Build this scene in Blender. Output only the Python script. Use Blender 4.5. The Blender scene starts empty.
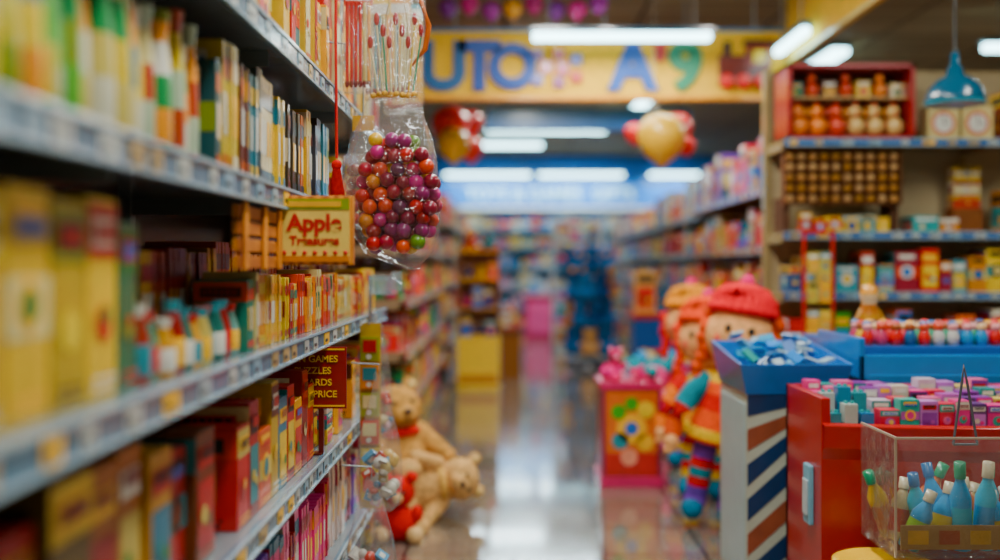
import bpy, math, random
from mathutils import Matrix, Vector, Euler
R = random.Random(7)

# ------------------------------------------------------------------ colours
def hx(s, sat=1.36):
    s = s.lstrip('#'); c = [int(s[i:i+2], 16)/255 for i in (0, 2, 4)]
    c = [((x+0.055)/1.055)**2.4 if x > 0.04045 else x/12.92 for x in c]
    l = 0.2126*c[0]+0.7152*c[1]+0.0722*c[2]
    return tuple(max(0.0, min(1.0, (l+(x-l)*sat)*.92)) for x in c)
def H(*a): return [hx(x) for x in a]
WHITE = hx('e8e6dc'); BLACK = hx('151515')
RED = hx('c01c20'); YEL = hx('f8c81c'); BLUE = hx('1667b8'); TEAL = hx('1b8f9c'); PINK = hx('e0508c')
P_MIX = H('c8242a','f0b81e','1c6fc0','1e9a8c','e2578e','e9e3cf','f07a1e','6e3fa0','58a63a','a81820','f4d24a','2d3f7a')
P_WARM = H('a82420','c8402a','f0b020','e8a01c','f3d357','8f1417','d8caa0','5d2a12','1c7f86','d0bf80','e0c020','3f7a40','c9a02a')
P_PACK = H('d0c080','d9c22e','2f8f5a','d8d4c0','e8a024','1d6f86','c4b92c','b0bda6','2a3b2a','a84a2a','e8cf2a','8a9a2a','6fae5a','d6cc9e')
P_BOOK = H('20383c','d8cca8','c9a52a','7f8f2a','1f6c7a','dccfb0','5a2a20','2c2f38','d9b84a','b8642a','20484c','3a3020','c6b060')
P_REDBK = H('8f1a1a','a8241c','7d1212','b8501e','5a1a10','d6a01e','c9a040')
P_PINK = H('d8447e','f08ab0','c01c50','d9c6c0','f0b81e','b01822','7d4fb0','e05a30')
P_BLUE = H('1c6fb4','3fa0d8','c9d6de','1b8f9c','6fb0d0','d6dee0','2a4f90','f0d24a','d85a7a')
P_CREAM = H('d8cca8','d9b26a','c98a3a','b0402a','d0cec4','e2c23a','3a9a9a')

# ------------------------------------------------------------------ materials
def mat(name, rough=0.5, coat=0.0, metal=0.0, var=0.12, scale=18, col=None, bump=0.0, spec=0.5):
    m = bpy.data.materials.new(name); m.use_nodes = True
    n = m.node_tree.nodes; l = m.node_tree.links; b = n['Principled BSDF']
    b.inputs['Roughness'].default_value = rough; b.inputs['Metallic'].default_value = metal
    b.inputs['Coat Weight'].default_value = coat; b.inputs['Coat Roughness'].default_value = 0.12
    b.inputs['Specular IOR Level'].default_value = spec
    tc = n.new('ShaderNodeTexCoord'); nz = n.new('ShaderNodeTexNoise'); nz.inputs['Scale'].default_value = scale
    nz.inputs['Detail'].default_value = 4
    l.new(tc.outputs['Object'], nz.inputs['Vector'])
    mr = n.new('ShaderNodeMapRange'); mr.inputs[1].default_value = .3; mr.inputs[2].default_value = .7
    mr.inputs[3].default_value = 1-var; mr.inputs[4].default_value = 1+var
    l.new(nz.outputs['Fac'], mr.inputs[0])
    mx = n.new('ShaderNodeVectorMath'); mx.operation = 'SCALE'
    if col is None:
        a = n.new('ShaderNodeAttribute'); a.attribute_name = 'Col'; l.new(a.outputs['Color'], mx.inputs[0])
    else: mx.inputs[0].default_value = col
    l.new(mr.outputs[0], mx.inputs['Scale']); l.new(mx.outputs[0], b.inputs['Base Color'])
    if bump:
        bp = n.new('ShaderNodeBump'); bp.inputs['Strength'].default_value = bump; bp.inputs['Distance'].default_value = .01
        l.new(nz.outputs['Fac'], bp.inputs['Height']); l.new(bp.outputs[0], b.inputs['Normal'])
    return m
M_PRINT = mat('printed_card', .38, .3)
M_MATTE = mat('matte_paint', .8)
M_METAL = mat('shelf_enamel', .24, .5, var=.05)
M_PLAST = mat('moulded_plastic', .3, .3, var=.05)
M_CLOTH = mat('plush_cloth', .95, var=.2, scale=60, bump=.6, spec=.15)
M_CANDY = mat('candy_shell', .32, .3, var=.08, scale=40)
MATS = [M_PRINT, M_MATTE, M_METAL, M_PLAST, M_CLOTH, M_CANDY]
PRINT, MATTE, METAL, PLAST, CLOTH, CANDY = range(6)

def emis(name, col, s):
    m = bpy.data.materials.new(name); m.use_nodes = True
    n = m.node_tree.nodes; b = n['Principled BSDF']
    b.inputs['Base Color'].default_value = (*col, 1); b.inputs['Emission Color'].default_value = (*col, 1)
    b.inputs['Emission Strength'].default_value = s
    return m
M_TUBE = emis('fluorescent_tube', (.50, .93, 1.0), 11)
def clear(name, tint, base=.10, rough=.06, fs=1.0, haze=0.0):
    m = bpy.data.materials.new(name); m.use_nodes = True
    n = m.node_tree.nodes; l = m.node_tree.links; n.remove(n['Principled BSDF'])
    o = n['Material Output']; t = n.new('ShaderNodeBsdfTransparent'); t.inputs[0].default_value = (*tint, 1)
    g = n.new('ShaderNodeBsdfGlossy'); g.inputs['Roughness'].default_value = rough
    f = n.new('ShaderNodeFresnel'); f.inputs[0].default_value = 1.35
    nz = n.new('ShaderNodeTexNoise'); nz.inputs['Scale'].default_value = 22; nz.inputs['Detail'].default_value = 3
    tc = n.new('ShaderNodeTexCoord'); l.new(tc.outputs['Object'], nz.inputs['Vector'])
    bp = n.new('ShaderNodeBump'); bp.inputs['Strength'].default_value = 1.0; bp.inputs['Distance'].default_value = .025
    l.new(nz.outputs['Fac'], bp.inputs['Height']); l.new(bp.outputs[0], g.inputs['Normal'])
    a = n.new('ShaderNodeMath'); a.operation = 'MULTIPLY_ADD'; a.use_clamp = True; a.inputs[1].default_value = fs; a.inputs[2].default_value = base
    l.new(f.outputs[0], a.inputs[0])
    mx = n.new('ShaderNodeMixShader'); l.new(a.outputs[0], mx.inputs[0]); l.new(t.outputs[0], mx.inputs[1]); l.new(g.outputs[0], mx.inputs[2])
    d = n.new('ShaderNodeBsdfTranslucent'); d.inputs[0].default_value = (.9, .93, .93, 1)
    m2 = n.new('ShaderNodeMixShader'); m2.inputs[0].default_value = haze; l.new(mx.outputs[0], m2.inputs[1]); l.new(d.outputs[0], m2.inputs[2])
    l.new(m2.outputs[0], o.inputs[0]); return m
M_FILM = clear('clear_film', (.98, .99, .99), .06, .13, .35, .05)
M_ACRYL = clear('clear_acrylic', (.95, .98, .98), .04, .05, .5, .03)
def wood():
    m = mat('pine_wood', .6, col=hx('b5703a')); n = m.node_tree.nodes; l = m.node_tree.links
    w = n.new('ShaderNodeTexWave'); w.inputs['Scale'].default_value = 12; w.inputs['Distortion'].default_value = 3
    tc = n['Texture Coordinate']; l.new(tc.outputs['Object'], w.inputs['Vector'])
    cr = n.new('ShaderNodeValToRGB'); cr.color_ramp.elements[0].color = (*hx('9a5a28'), 1); cr.color_ramp.elements[1].color = (*hx('d9944f'), 1)
    l.new(w.outputs['Fac'], cr.inputs[0]); l.new(cr.outputs[0], n['Principled BSDF'].inputs['Base Color']); return m
M_WOOD = wood()

# ------------------------------------------------------------------ mesh builder
class MB:
    def __init__(s): s.v=[]; s.f=[]; s.c=[]; s.m=[]; s.sm=[]; s.M=Matrix.Identity(4)
    def add(s, vs, fs, col, mat=PRINT, smooth=False):
        b=len(s.v); s.v += [s.M@Vector(p) for p in vs]
        for i,f in enumerate(fs):
            s.f.append([b+k for k in f]); s.c.append(col[i] if isinstance(col, list) else col); s.m.append(mat); s.sm.append(smooth)
    def box(s, x0,x1,y0,y1,z0,z1,col,mat=PRINT):
        p=[(x0,y0,z0),(x1,y0,z0),(x1,y1,z0),(x0,y1,z0),(x0,y0,z1),(x1,y0,z1),(x1,y1,z1),(x0,y1,z1)]
        s.add(p,[(0,3,2,1),(4,5,6,7),(0,1,5,4),(1,2,6,5),(2,3,7,6),(3,0,4,7)],col,mat)
    def rect(s,o,U,V,N,u0,u1,v0,v1,col,k=1,mat=PRINT):
        e=N*(.0012*k); o=Vector(o)
        s.add([o+e+U*a+V*b for a,b in ((u0,v0),(u1,v0),(u1,v1),(u0,v1))],[(0,1,2,3)],col,mat)
    def disc(s,o,U,V,N,u,v,r,col,k=2,n=12,mat=PRINT):
        e=N*(.0012*k); o=Vector(o); un=U.normalized(); vn=V.normalized()
        s.add([o+e+U*u+V*v+un*(r*math.cos(2*math.pi*i/n))+vn*(r*math.sin(2*math.pi*i/n)) for i in range(n)],[tuple(range(n))],col,mat)
    def sph(s,c,r,col,mat=PLAST,sc=(1,1,1),n=12,k=8):
        vs=[(c[0],c[1],c[2]-r*sc[2])]
        for j in range(1,k):
            a=-math.pi/2+math.pi*j/k
            for i in range(n):
                t=2*math.pi*i/n; vs.append((c[0]+r*sc[0]*math.cos(a)*math.cos(t),c[1]+r*sc[1]*math.cos(a)*math.sin(t),c[2]+r*sc[2]*math.sin(a)))
        vs.append((c[0],c[1],c[2]+r*sc[2])); T=len(vs)-1; fs=[]
        for i in range(n): fs.append((0,1+(i+1)%n,1+i))
        for j in range(k-2):
            for i in range(n):
                a=1+j*n; fs.append((a+i,a+(i+1)%n,a+n+(i+1)%n,a+n+i))
        a=1+(k-2)*n
        for i in range(n): fs.append((a+i,a+(i+1)%n,T))
        s.add(vs,fs,col,mat,True)
    def tube(s,pts,rs,col,mat=PLAST,n=10,caps=True,smooth=True):
        pts=[Vector(p) for p in pts]; vs=[]; fs=[]; cl=[]
        if not isinstance(rs,(list,tuple)): rs=[rs]*len(pts)
        for i,p in enumerate(pts):
            d=(pts[min(i+1,len(pts)-1)]-pts[max(i-1,0)]).normalized()
            up=Vector((0,0,1)) if abs(d.z)<.9 else Vector((0,1,0))
            a=d.cross(up).normalized(); b=a.cross(d).normalized()
            for k in range(n):
                t=2*math.pi*k/n; vs.append(p+a*(rs[i]*math.cos(t))+b*(rs[i]*math.sin(t)))
        for i in range(len(pts)-1):
            for k in range(n):
                fs.append((i*n+k,i*n+(k+1)%n,(i+1)*n+(k+1)%n,(i+1)*n+k))
                cl.append(col[i%len(col)] if isinstance(col,list) else col)
        s.add(vs,fs,cl,mat,smooth)
        if caps:
            c0=cl[0]; c1=cl[-1]; m=len(pts)-1
            s.add(vs[:n],[tuple(range(n))],c0,mat); s.add(vs[m*n:],[tuple(range(n))],c1,mat)
    def lathe(s,c,prof,col,mat=PLAST,n=20):
        vs=[];fs=[];cl=[]
        for r,z in prof:
            for k in range(n):
                t=2*math.pi*k/n; vs.append((c[0]+r*math.cos(t),c[1]+r*math.sin(t),c[2]+z))
        for i in range(len(prof)-1):
            for k in range(n):
                fs.append((i*n+k,i*n+(k+1)%n,(i+1)*n+(k+1)%n,(i+1)*n+k)); cl.append(col[i%len(col)] if isinstance(col,list) else col)
        s.add(vs,fs,cl,mat,True)
    def build(s,name,bevel=0,parent=None,mats=None):
        me=bpy.data.meshes.new(name); me.from_pydata([tuple(v) for v in s.v],[],s.f)
        for m in (mats or MATS): me.materials.append(m)
        at=me.color_attributes.new('Col','FLOAT_COLOR','CORNER'); data=[]
        for p,c in zip(me.polygons,s.c): data += [*c,1.0]*p.loop_total
        at.data.foreach_set('color',data)
        me.polygons.foreach_set('material_index',s.m); me.polygons.foreach_set('use_smooth',s.sm); me.update()
        o=bpy.data.objects.new(name,me); bpy.context.collection.objects.link(o)
        if bevel:
            b=o.modifiers.new('Bevel','BEVEL'); b.width=bevel; b.segments=2; b.limit_method='ANGLE'; b.angle_limit=1.0
        if parent: o.parent=parent
        return o
def empty(name,loc=(0,0,0)):
    e=bpy.data.objects.new(name,None); e.location=loc; bpy.context.collection.objects.link(e); return e
LEFT=lambda xf,y0: Matrix.Translation((xf,y0,0))@Matrix.Rotation(math.pi/2,4,'Z')     # faces +X, runs +Y
RIGHT=lambda xf,y1: Matrix.Translation((xf,y1,0))@Matrix.Rotation(-math.pi/2,4,'Z')   # faces -X, runs -Y
FRONT=lambda x0,yf: Matrix.Translation((x0,yf,0))                                      # faces -Y

# ------------------------------------------------------------------ printed pack decoration
def deco(mb,o,U,V,N,r,pal,base,det=2):
    W=U.length; Hh=V.length
    pick=lambda: r.choice(pal)
    st=r.random(); c2=pick(); tcol=r.choice([WHITE,YEL,WHITE,RED,BLACK])
    if st<.45:
        mb.rect(o,U,V,N,0,1,.70,.97,c2); mb.rect(o,U,V,N,.12,.88,.76,.90,tcol,2)
        mb.disc(o,U,V,N,.5,.38,min(W,Hh)*.27,pick()); mb.disc(o,U,V,N,.55,.42,min(W,Hh)*.13,pick(),3)
    elif st<.75:
        mb.rect(o,U,V,N,.08,.92,.12,.62,pick()); mb.disc(o,U,V,N,.35,.36,min(W,Hh)*.17,pick(),3); mb.disc(o,U,V,N,.66,.30,min(W,Hh)*.13,pick(),3)
        mb.rect(o,U,V,N,.1,.9,.72,.88,tcol,1)
    else:
        mb.rect(o,U,V,N,0,1,.36,.62,c2); mb.disc(o,U,V,N,.5,.5,min(W,Hh)*.3,tcol,2); mb.disc(o,U,V,N,.5,.5,min(W,Hh)*.2,pick(),3)
        mb.rect(o,U,V,N,.15,.85,.82,.93,tcol,1)
    if det>1:
        tx=r.choice([RED,BLUE,BLACK,hx('7a1010')])
        u=.18
        while u<.8:
            w=r.uniform(.03,.09); mb.rect(o,U,V,N,u,min(u+w,.84),.785,.875,tx,4); u+=w+.025
        for vv in (.05,.10):
            u=.1
            while u<.85:
                w=r.uniform(.03,.1); mb.rect(o,U,V,N,u,min(u+w,.9),vv,vv+.025,tcol,4); u+=w+.03
def pack(mb,x0,x1,y0,y1,z0,z1,r,pal,det=2,sides=True,base=None):
    b=base or r.choice(pal); mb.box(x0,x1,y0,y1,z0,z1,b)
    X,Y,Z=Vector((x1-x0,0,0)),Vector((0,y1-y0,0)),Vector((0,0,z1-z0))
    deco(mb,(x0,y0,z0),X,Z,Vector((0,-1,0)),r,pal,b,det)
    if sides:
        deco(mb,(x0,y1,z0),-Y,Z,Vector((-1,0,0)),r,pal,b,det)
        deco(mb,(x1,y0,z0),Y,Z,Vector((1,0,0)),r,pal,b,1)
def bottle(mb,x,y,z,h,rr,col,cap,label=None):
    mb.lathe((x,y,z),[(0.001,0),(rr,0.0),(rr,.14*h),(rr,.5*h),(rr,.6*h),(rr*.45,.78*h),(rr*.4,.84*h)],[col,col,label or col,col,col,col],PLAST,12)
    mb.lathe((x,y,z),[(rr*.55,.82*h),(rr*.55,h),(0.001,h)],cap,PLAST,10)
def plushie(mb,x,y,z,s,col,c2):
    mb.sph((x,y,z+.28*s),.28*s,col,CLOTH,(1,.85,1),10,6); mb.sph((x,y-.03*s,z+.72*s),.24*s,col,CLOTH,(1,.9,.95),10,6)
    for q in(-1,1):
        mb.sph((x+q*.18*s,y,z+.93*s),.08*s,c2,CLOTH,n=8,k=5); mb.sph((x+q*.2*s,y-.22*s,z+.11*s),.11*s,c2,CLOTH,n=8,k=5)
        mb.sph((x+q*.3*s,y-.08*s,z+.38*s),.1*s,col,CLOTH,n=8,k=5); mb.sph((x+q*.09*s,y-.23*s,z+.77*s),.03*s,BLACK,PLAST,n=6,k=4)
    mb.sph((x,y-.24*s,z+.67*s),.09*s,c2,CLOTH,n=8,k=5)
def fill(mb,x0,x1,z,h,d,r,pal,kinds='bbbsto',det=1,wmin=.07,wmax=.2):
    x=x0+.02
    while x<x1-.06:
        k=r.choice(kinds); w=min(r.uniform(wmin,wmax),x1-x-.01)
        if w<.05: break
        hh=h*r.uniform(.55,.93); yf=r.uniform(.02,.07)
        if k=='b': pack(mb,x,x+w-.008,yf,yf+min(d*.7,.2),z,z+hh,r,pal,det)
        elif k=='s':
            zz=z; t=r.uniform(.04,.07)
            while zz+t<z+hh:
                pack(mb,x+r.uniform(0,.01),x+w-.012,yf,yf+d*.7,zz,zz+t-.002,r,pal,0 if det<2 else 1,True); zz+=t
        elif k=='t':
            n=max(1,int(w/.055))
            for i in range(n): bottle(mb,x+.028+i*.055,yf+.05,z,min(hh,.2),.022,r.choice(pal),r.choice(pal),r.choice(pal))
            w=n*.055+.01
        elif k=='o':
            rr=min(w,h*.8,.16)/2; mb.sph((x+rr,yf+rr,z+rr),rr*.97,r.choice(pal),PLAST); w=2*rr
        elif k=='p':
            s=min(w*1.3,h*.95,.3); plushie(mb,x+s*.4,yf+s*.4,z,s*.95,r.choice(pal),r.choice(pal)); w=s*.82
        x+=w+.004
def thin_row(mb,x0,x1,z,hlo,hhi,d,r,pal,tlo=.012,thi=.03,yf=.03,det=True):
    x=x0; n=0
    while x<x1-thi:
        if n<=0: n=r.randint(2,6); hh=r.uniform(hlo,hhi); t=r.uniform(tlo,thi); c=r.choice(pal); c2=r.choice(pal)
        n-=1; y=yf+r.uniform(0,.012)
        mb.box(x,x+t-.002,y,y+d,z,z+hh,c)
        X,Z,N=Vector((t-.002,0,0)),Vector((0,0,hh)),Vector((0,-1,0))
        mb.rect((x,y,z),X,Z,N,0,1,.72,.88,c2); mb.rect((x,y,z),X,Z,N,.2,.8,.3,.62,WHITE if r.random()<.5 else YEL); mb.rect((x,y,z),X,Z,N,0,1,.06,.16,c2)
        if det: deco(mb,(x,y+d,z),Vector((0,-d,0)),Z,Vector((-1,0,0)),r,pal,c,2)
        x+=t+ (r.uniform(0,.004))
def unit(name,M,L,D,Ht,zs,lip,body,back,tags=True,lipH=.05,r=R,bevel=0):
    mb=MB(); mb.M=M
    mb.box(0,L,D,D+.03,0.0,Ht,back,METAL)
    n=max(1,round(L/1.0))
    for i in range(n+1):
        x=i*L/n; mb.box(x-.018,x+.018,D-.03,D+.04,0,Ht,body,METAL)
    mb.box(0,L,.03,D,0,.1,hx('3a3a3e'),METAL)
    for z in zs:
        mb.box(0,L,0.004,D,z-.02,z,body,METAL)
        mb.box(0,L,-.006,.006,z-lipH,z+.004,lip,METAL)
        mb.box(0,L,-.011,-.005,z-.004,z+.004,hx('a8bcc8'),METAL); mb.box(0,L,-.011,-.005,z-lipH,z-lipH+.006,hx('a8bcc8'),METAL)
        if tags:
            x=.03
            while x<L-.08:
                w=r.uniform(.04,.075); c=r.choice([hx('c0c4c0'),hx('c0c4c0'),hx('a8b8be'),YEL,hx('8fa8b8'),hx('b8a078')])
                mb.box(x,x+w,-.0085,-.0065,z-lipH+.008,z-.007,c,PRINT)
                mb.box(x+.008,x+w*.6,-.0095,-.008,z-lipH+.017,z-lipH+.026,BLACK,PRINT)
                x+=w+r.uniform(.02,.13)
        for i in range(n+1):
            x=i*L/n; mb.box(x-.006,x+.006,.05,D,z-.06,z-.02,body,METAL)
    return mb.build(name,bevel)

# ------------------------------------------------------------------ room shell
def simple(name,x0,x1,y0,y1,z0,z1,m):
    mb=MB(); mb.box(x0,x1,y0,y1,z0,z1,(1,1,1),0); return mb.build(name,mats=[m])
def floor_mat():
    m=bpy.data.materials.new('glazed_floor_tile'); m.use_nodes=True; n=m.node_tree.nodes; l=m.node_tree.links; b=n['Principled BSDF']
    tc=n.new('ShaderNodeTexCoord'); br=n.new('ShaderNodeTexBrick'); br.offset=0; br.inputs['Scale'].default_value=1
    br.inputs['Brick Width'].default_value=.45; br.inputs['Row Height'].default_value=.45; br.inputs['Mortar Size'].default_value=.008
    br.inputs['Color1'].default_value=(*hx('8f8274',1.1),1); br.inputs['Color2'].default_value=(*hx('7c7064',1.1),1); br.inputs['Mortar'].default_value=(*hx('3a322c',1.1),1)
    l.new(tc.outputs['Object'],br.inputs['Vector'])
    nz=n.new('ShaderNodeTexNoise'); nz.inputs['Scale'].default_value=3; nz.inputs['Detail'].default_value=6; l.new(tc.outputs['Object'],nz.inputs['Vector'])
    mx=n.new('ShaderNodeMix'); mx.data_type='RGBA'; mx.blend_type='MULTIPLY'; mx.inputs[0].default_value=.3
    l.new(br.outputs['Color'],mx.inputs[6]); l.new(nz.outputs['Color'],mx.inputs[7]); l.new(mx.outputs[2],b.inputs['Base Color'])
    mr=n.new('ShaderNodeMapRange'); mr.inputs[3].default_value=.05; mr.inputs[4].default_value=.18; l.new(nz.outputs['Fac'],mr.inputs[0]); l.new(mr.outputs[0],b.inputs['Roughness'])
    b.inputs['Specular IOR Level'].default_value=1.0; b.inputs['IOR'].default_value=1.65; b.inputs['Coat Weight'].default_value=.5; b.inputs['Coat Roughness'].default_value=.06
    bp=n.new('ShaderNodeBump'); bp.inputs['Strength'].default_value=.3; bp.inputs['Distance'].default_value=.004; bp.invert=True
    l.new(br.outputs['Fac'],bp.inputs['Height']); l.new(bp.outputs[0],b.inputs['Normal']); return m
def ceil_mat():
    m=bpy.data.materials.new('ceiling_panel'); m.use_nodes=True; n=m.node_tree.nodes; l=m.node_tree.links; b=n['Principled BSDF']
    tc=n.new('ShaderNodeTexCoord'); br=n.new('ShaderNodeTexBrick'); br.offset=0; br.inputs['Scale'].default_value=1
    br.inputs['Brick Width'].default_value=1.2; br.inputs['Row Height'].default_value=.6; br.inputs['Mortar Size'].default_value=.02
    br.inputs['Color1'].default_value=(*hx('a08c70'),1); br.inputs['Color2'].default_value=(*hx('8c785e'),1); br.inputs['Mortar'].default_value=(*hx('54422f'),1)
    l.new(tc.outputs['Object'],br.inputs['Vector']); l.new(br.outputs['Color'],b.inputs['Base Color']); b.inputs['Roughness'].default_value=.85; return m
simple('floor',-3.5,5.6,-1.5,20.2,-.1,0,floor_mat())
simple('ceiling',-3.5,5.6,-1.5,20.2,3.5,3.6,ceil_mat())
MW=mat('wall_paint',.85,col=hx('a89c8a'),var=.05,scale=3)
simple('wall_left',-3.6,-3.5,-1.5,20.2,0,3.5,MW); simple('wall_right',5.6,5.7,-1.5,20.2,0,3.5,MW)
simple('wall_back',-3.5,5.6,20.2,20.3,0,3.5,mat('wall_paint_blue',.7,col=hx('2f86b8'),var=.05,scale=3)); simple('wall_front',-3.5,5.6,-1.6,-1.5,0,3.5,MW)

# ------------------------------------------------------------------ LEFT GONDOLA (front, in focus)
XF=-.54; Y0=.5; GL=4.0; D=.42
ZS=[.36,.73,1.105,1.485,1.855]
unit('shelving_unit',LEFT(XF,Y0),GL,D,2.45,ZS,hx('5f7c90',1.2),hx('7f8a90',1.2),hx('3a2a22'),bevel=.0015)
ML=LEFT(XF,Y0)
def yy(y): return y-Y0
r=random.Random(11)
mb=MB(); mb.M=ML; x=yy(.62)
while x<yy(1.93):
    w=r.uniform(.036,.055); h=r.uniform(.22,.28); c=r.choice(P_PACK); c2=r.choice(P_PACK); c3=r.choice(P_PACK+[WHITE]); y=.035+r.uniform(0,.02)
    for k in range(4):
        mb.tube([(x+w/2,y+.02+k*.055,1.486+h*t) for t in (0,.1,.35,.6,.85,1)],
                [w*.34,w*.48,w*.49,w*.45,w*.3,w*.4],[c,c2,c,c3,c2],PLAST,10)
    x+=w+.004
mb.build('snack_pouch_row')
mb=MB(); mb.M=ML
thin_row(mb,yy(2.0),yy(3.3),1.486,.22,.28,.22,r,P_BOOK,.014,.035)
mb.build('picture_book_row',.001)
mb=MB(); mb.M=ML
fill(mb,yy(3.35),yy(4.45),1.486,.26,D,r,P_WARM,'bbt',2,.08,.14); mb.build('boxed_candy_row',.001)
mb=MB(); mb.M=ML
x=yy(.62)
for i,(w,h,c) in enumerate([(.13,.22,'6b4a22'),(.14,.24,'7a3a20'),(.12,.20,'4a3a22'),(.15,.28,'c9a81c'),(.12,.29,'d9b81e'),(.11,.28,'b8a020'),(.11,.29,'e0c020'),(.08,.26,'2f6a50')]):
    pack(mb,x,x+w-.008,.04,.24,1.106,1.106+h,r,H('d9b81e','e8d23a','2a7a4a','b8432c','d9d0a0','8a8a2a'),2,True,hx(c)); x+=w
mb.build('cereal_box_row',.002)
mb=MB(); mb.M=ML
for i in range(11):
    c=r.choice(H('6f9890','3f8f7a','c8b87a','2f6a62','d9a52a','9a3a2a','9fb0a8','8a1f1a'))
    x=yy(1.62)+i*.053; h=r.uniform(.10,.14); y=.05+r.uniform(0,.015); w=.024
    mb.tube([(x,y,1.106+h*t) for t in (0,.12,.5,.85,1)],[w*.8,w,w,w*.5,w*.75],[c,r.choice([YEL,RED,WHITE,TEAL]),c,r.choice([WHITE,TEAL,RED])],PLAST,10)
mb.build('sweet_bag_row')
mb=MB(); mb.M=ML
thin_row(mb,yy(1.6),yy(2.3),1.106,.22,.25,.2,r,P_REDBK,.02,.04,yf=.17)
mb.build('storybook_row',.001)
mb=MB(); mb.M=ML
thin_row(mb,yy(2.22),yy(4.45),1.106,.13,.18,.12,r,H('b8401e','e0a020','f0c83a','a8281c','d9b26a','2f7a6a','e89a24','8f1a14','e8d050','d6c898','c8501e'),.012,.024,yf=.03)
mb.build('activity_card_row',.001)
mb=MB(); mb.M=ML
thin_row(mb,yy(2.35),yy(4.45),1.106,.22,.27,.18,r,P_REDBK+H('d9a81e'),.02,.035,yf=.19)
mb.build('hardback_book_row',.001)
mb=MB(); mb.M=ML
x=yy(.6)
while x<yy(1.97):
    w=r.uniform(.09,.14); h=r.uniform(.2,.3); pack(mb,x,x+w-.008,.03+r.uniform(0,.03),.3,.731,.731+h,r,P_WARM+H('6a4a1a','1c6f86','8a6a1a'),2,True,r.choice(H('a86a1a','9a2a1c','6a3a1a','1c6f86','c09020','b03a20','5a4a1a','b89a50'))); x+=w
mb.build('puzzle_box_row',.002)
mb=MB(); mb.M=ML
x=yy(2.13)
for w,h,c in [(.10,.22,'b8341c'),(.09,.26,'a0281a'),(.12,.18,'c8602a'),(.08,.28,'b89a3a'),(.10,.23,'1c6f86'),(.09,.25,'b02a20'),(.10,.20,'e8b020'),(.08,.27,'8a1f1a'),(.09,.22,'c8402a')]:
    pack(mb,x,x+w-.006,.03,.27,.731,.731+h,r,P_WARM,2,True,hx(c)); x+=w
mb.build('board_game_row',.002)
mb=MB(); mb.M=ML
fill(mb,yy(3.06),yy(4.45),.731,.26,D,r,P_PINK+P_WARM,'bbs',2,.07,.12); mb.build('doll_box_row',.002)
mb=MB(); mb.M=ML
thin_row(mb,yy(.8),yy(4.45),.361,.2,.27,.24,r,P_PINK+H('7a1a20','d8c8b0','1d6f86','a8243a'),.02,.04); mb.build('magazine_row',.001)
mb=MB(); mb.M=ML
fill(mb,yy(1.5),yy(4.45),.101,.18,D,r,P_MIX,'bs',1,.12,.2); mb.build('craft_kit_row',.002)
mb=MB(); mb.M=ML
fill(mb,yy(1.2),yy(2.6),1.856,.3,D,r,P_WARM,'bb',1,.1,.18); mb.build('toy_carton_row',.002)
mb=MB(); mb.M=ML
x=yy(2.62)
while x<yy(4.4):
    w=r.uniform(.05,.085); h=r.uniform(.24,.42); c=r.choice(H('e8b020','b8341c','d0c490','e89024','1f6c7a','c9a52a','d6cea6','d6b24a','8a2a1a'))
    pack(mb,x,x+w-.006,.02+r.uniform(0,.02),.2,1.856,1.856+h,r,H('a02822','d9cca8','e8b020','c8442a','1f6c7a','d6cea6'),2,True,c); x+=w
mb.build('pencil_packet_row',.001)

def text(body,size,col,loc,rot=(math.pi/2,0,0),ext=.004,parent=None,name='lettering',off=0.0,align='CENTER'):
    cu=bpy.data.curves.new(name,'FONT'); cu.body=body; cu.size=size; cu.extrude=ext; cu.offset=off; cu.align_x=align
    o=bpy.data.objects.new(name,cu); bpy.context.collection.objects.link(o); o.location=loc; o.rotation_euler=rot
    m=mat('ink_'+name,.5,.0,col=col,var=.04); cu.materials.append(m)
    if parent: o.parent=parent
    return o
e=empty('notice_board'); mb=MB()
mb.box(-.675,-.475,2.995,3.003,.87,1.055,hx('8a1412'))
mb.box(-.64,-.625,3.003,3.018,.733,.9,hx('5a1412')); mb.box(-.56,-.545,3.003,3.018,.733,.9,hx('5a1412')); mb.box(-.65,-.55,2.99,3.035,.731,.736,hx('5a1412'))
for z in (1.045,.876): mb.box(-.67,-.48,2.992,2.994,z,z+.005,YEL)
mb.build('board',parent=e)
for i,(t,z) in enumerate([('FUN GAMES',1.010),('PUZZLES',.975),('& CARDS',.940),('HALF PRICE',.905)]):
    text(t,.028,hx('f2c84a'),(-.575,2.99,z),parent=e,name='line_%d'%(i+1),ext=.001,off=.0004)

e=empty('shelf_sign'); mb=MB()
mb.box(-.560,-.372,2.452,2.475,1.30,1.47,hx('a5602a'),MATTE)
for z in (1.292,1.328,1.364,1.398): mb.box(-.562,-.548,2.06,2.45,z,z+.028,hx('b06a34'),MATTE)
for y in (2.08,2.25,2.40): mb.box(-.548,-.540,y,y+.03,1.29,1.432,hx('c98448'),MATTE)
mb.build('wooden_frame',.002,parent=e,mats=[M_WOOD]*6)
mb=MB(); mb.box(-.550,-.381,2.446,2.451,1.308,1.462,hx('ecd088')); mb.box(-.550,-.381,2.443,2.446,1.436,1.462,hx('8a9a2a')); mb.box(-.53,-.40,2.441,2.443,1.442,1.456,hx('e0b02a'))
mb.box(-.550,-.381,2.443,2.446,1.308,1.322,hx('c8802a'))
for i in range(7): mb.sph((-.54+i*.025,2.445,1.330),.006,hx('c8342a'),PRINT,n=8,k=5)
mb.build('sign_face',parent=e)
text('Apple',.056,hx('b01818'),(-.466,2.444,1.385),parent=e,name='title',ext=.001,off=.0022)
text('Treasures',.030,hx('b01818'),(-.466,2.444,1.350),parent=e,name='subtitle',ext=.001,off=.001)

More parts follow.
